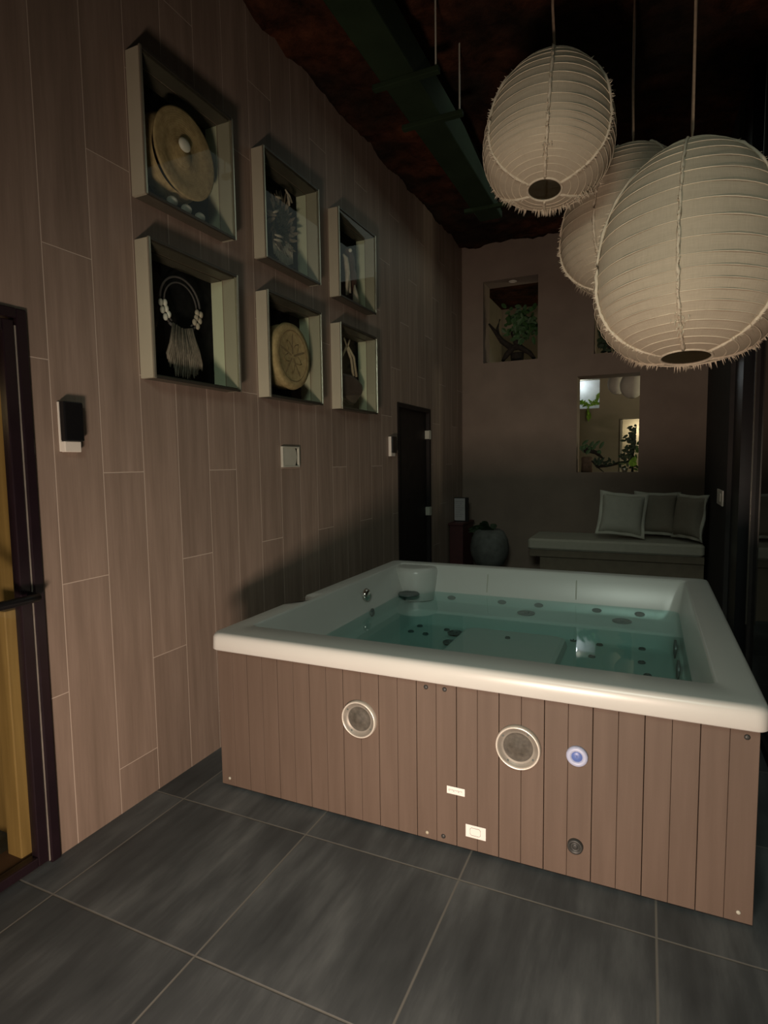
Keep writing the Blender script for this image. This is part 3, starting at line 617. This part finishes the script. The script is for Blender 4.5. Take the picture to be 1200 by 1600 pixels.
for x, z, m_ in ((-.768, .630, 'valve'), (-.692, .632, 'valve'), (-.767, .036, 'boxwhite'), (-.700, .038, 'valve'), (.300, .630, 'valve'), (.295, .045, 'grey_plastic'), (-1.745, .045, 'grey_plastic')):
    tp('screw', ball(B(), (x, 2.055, z), .009 if m_ == 'valve' else .007, 1, .5, 1, 12), m_, smooth=True)

# ------------------------------------------------------------------ lanterns
def lantern(loc, R, H, tilt, label, seed, spin=0.0, low=0.9):
    random.seed(seed)
    t = thing('paper_lantern', label, 'lantern', loc, 'linen lanterns hanging over the hot tub')
    nr, n = 22, 72; hole = 0.30
    def prof(s):  # s 0 top .. 1 bottom
        th = 0.17+s*(PI-0.17-0.185); c_, n_ = math.cos(th), math.sin(th)
        if c_ > 0: return R*n_, c_*H
        e = 2/2.5; return R*n_**e, -(-c_)**e*R*low
    rows = []
    bm = B()
    for i in range(nr*3+1):
        s = i/(nr*3); r, z = prof(s); rib = i % 3 == 0
        row = []
        for k in range(n):
            a = 2*PI*k/n; gore = 1-0.015*(1-abs(math.sin(a*3)))
            rr = r*(1.0 if rib else 0.990)*(0.99+0.012*noise.noise((math.cos(a)*2+seed, math.sin(a)*2, z*6)))*gore
            row.append(bm.verts.new((rr*math.cos(a), rr*math.sin(a), z)))
        rows.append(row)
    for A, C in zip(rows, rows[1:]):
        for k in range(n): bm.faces.new((A[k], A[(k+1) % n], C[(k+1) % n], C[k]))
    sd = Vector((CAM_P.y-loc[1], loc[0]-CAM_P.x, 0)).normalized()
    rotm = Matrix.Rotation(tilt[1], 4, 'Y') @ Matrix.Rotation(tilt[0], 4, sd) @ Matrix.Rotation(spin, 4, 'Z')
    parts = [link('shade', bm, 'linen', t, smooth=True)]
    for i in range(2, nr):
        r, z = prof(i/nr); pp = [(r*1.003*(0.99+0.012*noise.noise((math.cos(a)*2+seed, math.sin(a)*2, z*6)))*math.cos(a), r*1.003*(0.99+0.012*noise.noise((math.cos(a)*2+seed, math.sin(a)*2, z*6)))*math.sin(a), z) for a in [2*PI*k/60 for k in range(60)]]
        parts.append(link('rib', tube(B(), pp, .0013, 5, True), 'rib', t, smooth=True))
    for q in range(6):
        a0 = 2*PI*(q+0.5)/6; bm = B(); pp = []; rs = []
        for i in range(46):
            s = 0.10+0.90*i/45; r, z = prof(s); a = a0+random.uniform(-.006, .006); rr = r*1.004
            pp.append((rr*math.cos(a), rr*math.sin(a), z)); rs.append(0.0042+random.uniform(0, .0045))
        tube(bm, pp, rs, 5)
        for i in range(150):
            s = 0.12+0.88*random.random()**0.7; r, z = prof(s); a = a0+random.uniform(-.012, .012)
            p = Vector((r*1.006*math.cos(a), r*1.006*math.sin(a), z)); d_ = Vector((math.cos(a), math.sin(a), random.uniform(-.9, .1))).normalized()*random.uniform(.008, .024)+Vector((-math.sin(a), math.cos(a), 0))*random.uniform(-.008, .008)
            sv = Vector((random.uniform(-1, 1), random.uniform(-1, 1), random.uniform(-1, 1)))*.0032
            v3 = [bm.verts.new(p+sv), bm.verts.new(p-sv), bm.verts.new(p+d_)]; bm.faces.new(v3)
        parts.append(link('frayed_seam', bm, 'seam', t, smooth=True))
    bm = B(); r, z = prof(1.0); tube(bm, [(r*math.cos(2*PI*k/40), r*math.sin(2*PI*k/40), z) for k in range(40)], .005, 8, True)
    for i in range(230):
        a = random.choice([2*PI*(q+.5)/6 for q in range(6)])+random.gauss(0, .05) if i % 2 else random.uniform(.08*PI, .92*PI)-spin; s = random.uniform(.76, .90); r_, z_ = prof(s)
        p = Vector((r_*1.0*math.cos(a), r_*1.0*math.sin(a), z_)); d_ = Vector((math.cos(a)*.5, math.sin(a)*.5, -1)).normalized()*random.uniform(.012, .032)
        sv = Vector((-math.sin(a), math.cos(a), 0))*.0025
        bm.faces.new([bm.verts.new(p+sv), bm.verts.new(p-sv), bm.verts.new(p+d_)])
    parts.append(link('bottom_frill', bm, 'seam', t)); parts[-1]['kind'] = 'stuff'
    r, z = prof(0.0); bm = B(); lathe(bm, [(r*1.05, z-.006), (r*1.05, z+.004), (.012, z+.012), (.008, z+.04)], 24, 'z'); parts.append(link('top_cap', bm, 'seam', t, smooth=True))
    bm = B(); ball(bm, (0, 0, H*.25), .035, 1, 1, 1.2, 14); tube(bm, [(0, 0, H*.27), (0, 0, z)], .008); parts.append(link('bulb_holder', bm, 'white_plastic', t, smooth=True))
    for p in parts: p.matrix_local = rotm
    top = rotm @ Vector((0, 0, z+.035)); L_ = ZC-loc[2]
    link('cord', tube(B(), [top, top+Vector((0, 0, .05)), (top.x*.6, top.y*.6, L_*.6), (top.x*.5, top.y*.5, L_)], .0065, 8), 'cord', t, smooth=True)
    return t
lantern((-0.449, 2.841, 2.923), 0.292, 0.420, (0.24, 0.06), 'pale linen lantern hanging highest and leftmost, nearest the display boxes', 11, 0.157, .74)
lantern((-0.125, 3.487, 2.702), 0.350, 0.45, (0.10, 0.03), 'dim linen lantern hanging behind the other two', 12, -.44, .86)
lantern((0.126, 2.64, 2.191), 0.355, 0.545, (0.16, 0.0), 'largest linen lantern hanging lowest, at the right in front', 13, -.14, .86)

# ------------------------------------------------------------------ ceiling duct
t = thing('ceiling_duct', 'dark green duct running under the ceiling along the room', 'duct', (-1.30, 4.4, 3.60))
link('duct_body', Bx(-0.10, 0.10, -3.2, 0.80, 0.0, 0.20), 'duct', t, bevel=0.01)
for y in (-1.28, -0.85, 0.5):
    f_ = link('flange', Bx(-0.15, 0.24, y-0.02, y+0.02, -0.03, 0.0), 'duct', t, bevel=0.004)
    link('hanger_rod', tube(B(), [(0.22, y, -0.01), (0.22, y, 0.39)], .005, 6), 'grey_plastic', t)

# ------------------------------------------------------------------ daybed and pillows
t = thing('daybed', 'cream cushioned daybed along the brown back wall', 'daybed', (-0.30, 6.42, 0))
def cushion(x0_, x1_, y0_, y1_, z0_, z1_, r=.02):
    return loft([rrect(x0_+r, x1_-r, y0_+r, y1_-r, .03, z0_, side=6), rrect(x0_, x1_, y0_, y1_, .04, z0_+r, side=6), rrect(x0_, x1_, y0_, y1_, .04, z1_-r, side=6), rrect(x0_+r, x1_-r, y0_+r, y1_-r, .03, z1_, side=6)], True, True)
link('mattress', cushion(-0.84, 0.80, -0.30, 0.36, .575, .69), 'cushion', t)
link('base', Bx(-0.72, 0.80, -0.24, 0.36, 0.0, .573), 'bench_base', t, bevel=.005)
link('base_top_band', Bx(-0.82, 0.80, -0.27, 0.36, .50, .572), 'bench_base', t, bevel=.005)
def pillow(loc, wd, ht, rx, rz, rn, mat, label):
    t = thing('pillow', label, 'pillow', loc, 'pillows on the daybed'); n = 18
    for nm, flange in (('pillow_body', 0.0), ('flange', 1.0)):
        bm = B(); fr_, bk = [], []
        for j in range(n+1):
            a, b_ = [], []
            for i in range(n+1):
                u_, v_ = i/n*2-1, j/n*2-1
                pinch = 1-.07*(1-u_*u_)*(abs(v_)**3)-.0; pinv = 1-.07*(1-v_*v_)*(abs(u_)**3)
                sc_ = 1.0 if flange else .88
                x_ = u_*wd/2*pinv*sc_; z_ = v_*ht/2*pinch*sc_
                th_ = (.004+.004*abs(math.sin(u_*9+v_*7))) if flange else .075*max(0, (1-u_**4)*(1-v_**4))**.5+.003
                wv = .012*math.sin(u_*8+v_*5)*max(abs(u_), abs(v_))**3 if flange else 0
                a.append(bm.verts.new((x_, -th_+wv, z_))); b_.append(bm.verts.new((x_, th_+wv, z_)))
            fr_.append(a); bk.append(b_)
        for j in range(n):
            for i in range(n):
                if flange and (0 < 1 and abs(i+.5-n/2) < n*.36 and abs(j+.5-n/2) < n*.36): continue
                bm.faces.new((fr_[j][i], fr_[j][i+1], fr_[j+1][i+1], fr_[j+1][i])); bm.faces.new((bk[j][i], bk[j+1][i], bk[j+1][i+1], bk[j][i+1]))
        for i in range(n):
            bm.faces.new((fr_[0][i], bk[0][i], bk[0][i+1], fr_[0][i+1])); bm.faces.new((fr_[n][i], fr_[n][i+1], bk[n][i+1], bk[n][i]))
            bm.faces.new((fr_[i][0], fr_[i+1][0], bk[i+1][0], bk[i][0])); bm.faces.new((fr_[i][n], bk[i][n], bk[i+1][n], fr_[i+1][n]))
        bmesh.ops.delete(bm, geom=[v_ for v_ in bm.verts if not v_.link_faces], context='VERTS')
        p = link(nm, bm, mat if not flange else 'ruffle', t, smooth=True)
        p.matrix_local = Matrix.Rotation(rz, 4, 'Z') @ Matrix.Rotation(rx, 4, 'X') @ Matrix.Rotation(rn, 4, 'Y')
    return t
pillow((-.235, 6.36, .945), .47, .46, -.26, .05, .09, 'pillow', 'ivory pillow with ruffled edge, leftmost on the daybed')
pillow((.085, 6.56, .940), .44, .46, -.20, 0.0, .02, 'pillow_tan', 'beige pillow with pale edge, between the two other pillows')
pillow((.375, 6.33, .935), .42, .45, -.14, -.95, .0, 'pillow_tan', 'beige pillow turned against the dark right wall, rightmost on the daybed')

# ------------------------------------------------------------------ corner: pedestal, notice, pot
t = thing('wooden_pedestal', 'maroon wooden pedestal in the far left corner', 'pedestal', (-1.945, 6.42, 0))
link('body', Bx(-.08, .075, -.20, .22, 0, .79), 'redwood', t, bevel=.006); link('top', Bx(-.09, .085, -.22, .24, .79, .815), 'redwood', t, bevel=.004)
t = thing('paper_notice', 'small grey paper notice standing on the maroon pedestal', 'notice', (-1.945, 6.40, .817))
link('board', Bx(-.085, .085, .012, .030, 0, .275), 'doorblack', t); pn = link('sheet', Bx(-.080, .045, .008, .0118, .01, .265), 'paper', t)
bm = B()
for i in range(8): box(bm, -.065, .03-.02*((i*7) % 3), .0068, .0082, .225-i*.024, .229-i*.024)
link('print_lines', bm, 'ink', pn)
t = thing('potted_plant', 'round grey pot with drooping dark leaves in the far left corner', 'plant', (-1.60, 6.35, 0))
link('pot', lathe(B(), [(.10, .33), (.16, .36), (.205, .46), (.215, .55), (.20, .64), (.16, .72), (.12, .745), (.10, .74)], 36, 'z'), 'pot', t, smooth=True)
link('stand', lathe(B(), [(.16, 0), (.16, .02), (.05, .05), (.05, .30), (.12, .33)], 24, 'z'), 'doorblack', t, smooth=True)
bm = B(); random.seed(9)
for i in range(26):
    a = random.uniform(.5*PI, 1.6*PI) if i % 4 else random.uniform(0, 2*PI); r_ = random.uniform(.10, .20)
    leaf(bm, (math.cos(a)*.03, math.sin(a)*.03, .74), (math.cos(a)*r_-.05, math.sin(a)*r_*.7, .78+random.uniform(-.08, .14)), .075, .4)
link('leaves', bm, 'leafdark', t)

# ------------------------------------------------------------------ plants in the openings
def plant(name, label, loc, leaves, branches=(), mat='leaf', group='plants in the wall openings', lim=None):
    t = thing(name, label, 'plant', loc, group); bm = B()
    def cl(p): 
        p = Vector(p)
        if lim: p.x = min(max(p.x, lim[0]-loc[0]+.04), lim[1]-loc[0]-.04); p.z = min(max(p.z, .045), lim[3]-loc[2]-.03)
        return p
    for l in leaves:
        a_, b_ = cl(l[0]), cl(l[1])
        if (b_-a_).length > .02: leaf(bm, a_, b_, *l[2:])
    link('leaves', bm, mat, t)
    if branches:
        bm = B()
        for pts_, r_ in branches: tube(bm, pts_, r_, 8)
        link('branches', bm, 'branch', t, smooth=True)
    return t
random.seed(21)
lv = []
for i in range(170):
    p = Vector((random.gauss(.10, .085), random.uniform(-.09, .09), random.gauss(.42, .105)))
    d_ = Vector((random.gauss(0, 1), random.gauss(0, .5), random.gauss(-.1, 1))).normalized()*random.uniform(.05, .10)
    if abs(p.x-.10) < .21 and .2 < p.z < .66: lv.append((p, p+d_, random.uniform(.03, .05), .1))
plant('epiphyte_plant', 'bushy green plant on dark forked branches in the upper left wall opening', (-1.46, 6.95, 2.645), lv,
      [([(-.14, 0, .028), (-.09, 0, .10), (-.02, 0, .17), (.08, 0, .22)], [.018, .032, .036, .02]), ([(.235, 0, .028), (.18, 0, .10), (.06, 0, .18), (-.02, 0, .17)], [.018, .026, .036, .03]),
       ([(-.02, 0, .17), (-.14, -.02, .26), (-.22, -.03, .38), (-.29, -.05, .47)], [.038, .032, .022, .010]), ([(-.18, 0, .30), (-.20, 0, .42), (-.17, 0, .52)], [.02, .016, .008]), ([(.03, 0, .2), (-.02, .02, .35), (.0, .02, .5), (.05, .02, .62)], [.03, .028, .02, .01]), ([(.025, .05, .004), (.025, .05, .12)], [.07, .08])], 'leaf', lim=H1)
lv = []
for i in range(80):
    a = random.uniform(.5*PI, 1.5*PI) if i % 2 else random.uniform(0, 2*PI)
    p = Vector((random.gauss(0, .05), random.uniform(-.03, .04), random.gauss(.2, .09))); p.z = max(.03, p.z)
    lv.append((p, p+Vector((math.cos(a)*.07, random.uniform(-.04, .01), math.sin(a)*.06)), .035, .2))
plant('epiphyte_plant', 'dark leafy plant behind the largest lantern, above the bright opening', (-.46, 6.90, 2.645), lv, [([(.05, 0, 0.006), (.02, 0, .2)], [.02, .012])], 'leafdark', lim=H2)
# bright opening: fern with trunk at left, branch in the middle, foliage at right, lime leaf
lv = []
for i in range(26):
    p = Vector((random.uniform(-.05, .16), random.uniform(-.03, .03), random.uniform(.20, .31)))
    lv.append((p, p+Vector((random.uniform(-.02, .09), 0, random.uniform(-.06, .10))), .035, .15))
plant('staghorn_fern', 'green fern leaning over a short brown trunk at the left of the bright opening', (-.66, 6.94, 1.362), lv, [([(.0, 0, .225), (.03, 0, .25), (.12, 0, .22), (.2, 0, .15)], [.03, .03, .022, .01])], 'leaf', lim=H3)
o = tag(link('tree_stump', lathe(B(), [(.062, 0), (.058, .08), (.060, .16), (.05, .175)], 20, 'z'), 'trunk', smooth=True), 'short brown wooden stump standing at the left of the bright opening', 'stump'); at(o, -.635, 6.955, 1.362)
lv = []
for i in range(22):
    p = Vector((random.uniform(-.14, .12), random.uniform(-.02, .02), .07+random.uniform(0, .04)))
    lv.append((p, p+Vector((random.uniform(-.03, .10), 0, random.uniform(-.02, .10))), .026, .1))
plant('creeping_branch', 'dark antler-like branch lying along the middle of the bright opening sill', (-.42, 6.90, 1.362), lv, [([(-.16, 0, .13), (-.1, 0, .06), (.0, 0, .07), (.12, 0, .09)], [.008, .014, .016, .008]), ([(-.1, 0, .06), (-.03, 0, .0)], [.008, .004])], 'leafdark', lim=H3)
lv = []
for i in range(120):
    z_ = random.uniform(.02, .50); w_ = .17*(1-z_/.7)
    p = Vector((random.uniform(-w_, w_*.45)+.04*z_, random.uniform(-.05, .04), z_)); a = random.uniform(0, 2*PI)
    lv.append((p, p+Vector((math.cos(a)*.065, 0, math.sin(a)*.05)), .028, .1))
plant('leafy_shrub', 'dark spiky shrub filling the right side of the bright opening', (-.16, 6.96, 1.362), lv, [([(0, 0, 0.001), (.01, 0, .25), (.03, 0, .50)], [.014, .010, .004])], 'leafdark', lim=H3)
lv = []
for i in range(7): lv.append(((.0, 0, .02+.01*i), (random.uniform(-.05, .05), -.02, .09+random.uniform(-.03, .05)), .055, .1))
plant('lime_houseplant', 'small lime-green houseplant low at the right of the bright opening', (-.155, 6.86, 1.40), lv, [([(0, 0, -.038), (0, 0, .06)], .005)], 'leaflime')
t = thing('candle_holder', 'small glowing yellow candle cup at the bottom right of the bright opening', 'candle', (-.235, 6.85, 1.362))
link('cup', lathe(B(), [(.020, 0), (.030, .02), (.032, .045), (.028, .045), (.025, .02), (.001, .012)], 24, 'z', cap=False), 'trim', t, smooth=True)
gm = G('candle_glow'); gm.base((.9, .75, .4)); gm.b.inputs['Emission Color'].default_value = (1, .8, .35, 1); gm.b.inputs['Emission Strength'].default_value = 1.2
link('flame', lathe(B(), [(.024, .022), (.024, .038), (.001, .040)], 20, 'z', cap=True), gm.m, t)
# lit niche plant in the far wall
lv = []; random.seed(33)
for i in range(44):
    a = random.uniform(0, 2*PI); p = Vector((random.uniform(-.14, .12), random.uniform(-.04, .02), .04+random.uniform(0, .06)))
    lv.append((p, p+Vector((math.cos(a)*.08+.02, -.02, abs(math.sin(a))*.12)), .020, .5))
for i in range(10): lv.append(((.0+random.uniform(-.02, .02), -.06, .03-.012*i), (random.uniform(-.02, .05), -.10, -.05-.014*i), .026, .3))
for i in range(8): lv.append(((.10, 0, .05+.02*i), (.13+.01*i, 0, .13+.022*i), .016, .2))
plant('trailing_plant', 'bright lime trailing plant in the lit niche seen through the opening', (-.86, 9.58, N1[2]), lv, [([(0, 0, 0), (0, -.02, .06)], .01)], 'leaflime')
lv = []
for i in range(70):
    a = random.uniform(0, 2*PI); p = Vector((random.uniform(-.2, .25), random.uniform(-.03, .03), random.uniform(.03, .5)*1))
    lv.append((p, p+Vector((math.cos(a)*.08, 0, math.sin(a)*.08)), .035, .2))
plant('leafy_shrub', 'green shrub in the lit far niche behind the dark spiky shrub', (-.02, 9.62, N2[2]), lv, [([(0, 0, 0.001), (0, 0, .4)], .012)], 'leaf', lim=N2)
# lanterns in the room beyond (seen small through the bright opening)
MT['far'] = simple('pale_globe_paper', (0.55, 0.54, 0.48), 0.9, var=0.04)
for (x, y, z, r, lb) in ((-.42, 8.9, 2.56, .13, 'pale round lantern in the room beyond, left of the pair'), (-.215, 8.3, 2.46, .15, 'shaded round lantern in the room beyond, right of the pair')):
    t = thing('globe_lantern', lb, 'lantern', (x, y, z), 'globe lanterns in the room beyond')
    link('shade', lathe(B(), [(r*math.sin(a), r*1.15*math.cos(a)) for a in [0.15+i*(PI-.4)/20 for i in range(21)]], 32, 'z', cap=False), 'far', t, smooth=True)
    link('cord', tube(B(), [(0, 0, r*1.1), (0, 0, ZC-.07-z)], .005, 6), 'cord', t)
# downlight in the left opening's soffit
t = thing('downlight', 'small white downlight in the soffit of the upper left wall opening', 'downlight', (-1.47, 6.90, 3.569))
link('ring', lathe(B(), [(.028, -.002), (.045, -.004), (.047, -.010), (.030, -.014), (.026, -.006)], 28, 'z', cap=False), 'white_plastic', t, smooth=True); link('lens', lathe(B(), [(.028, -.006), (.001, -.008)], 24, 'z', cap=False), 'white_plastic', t)
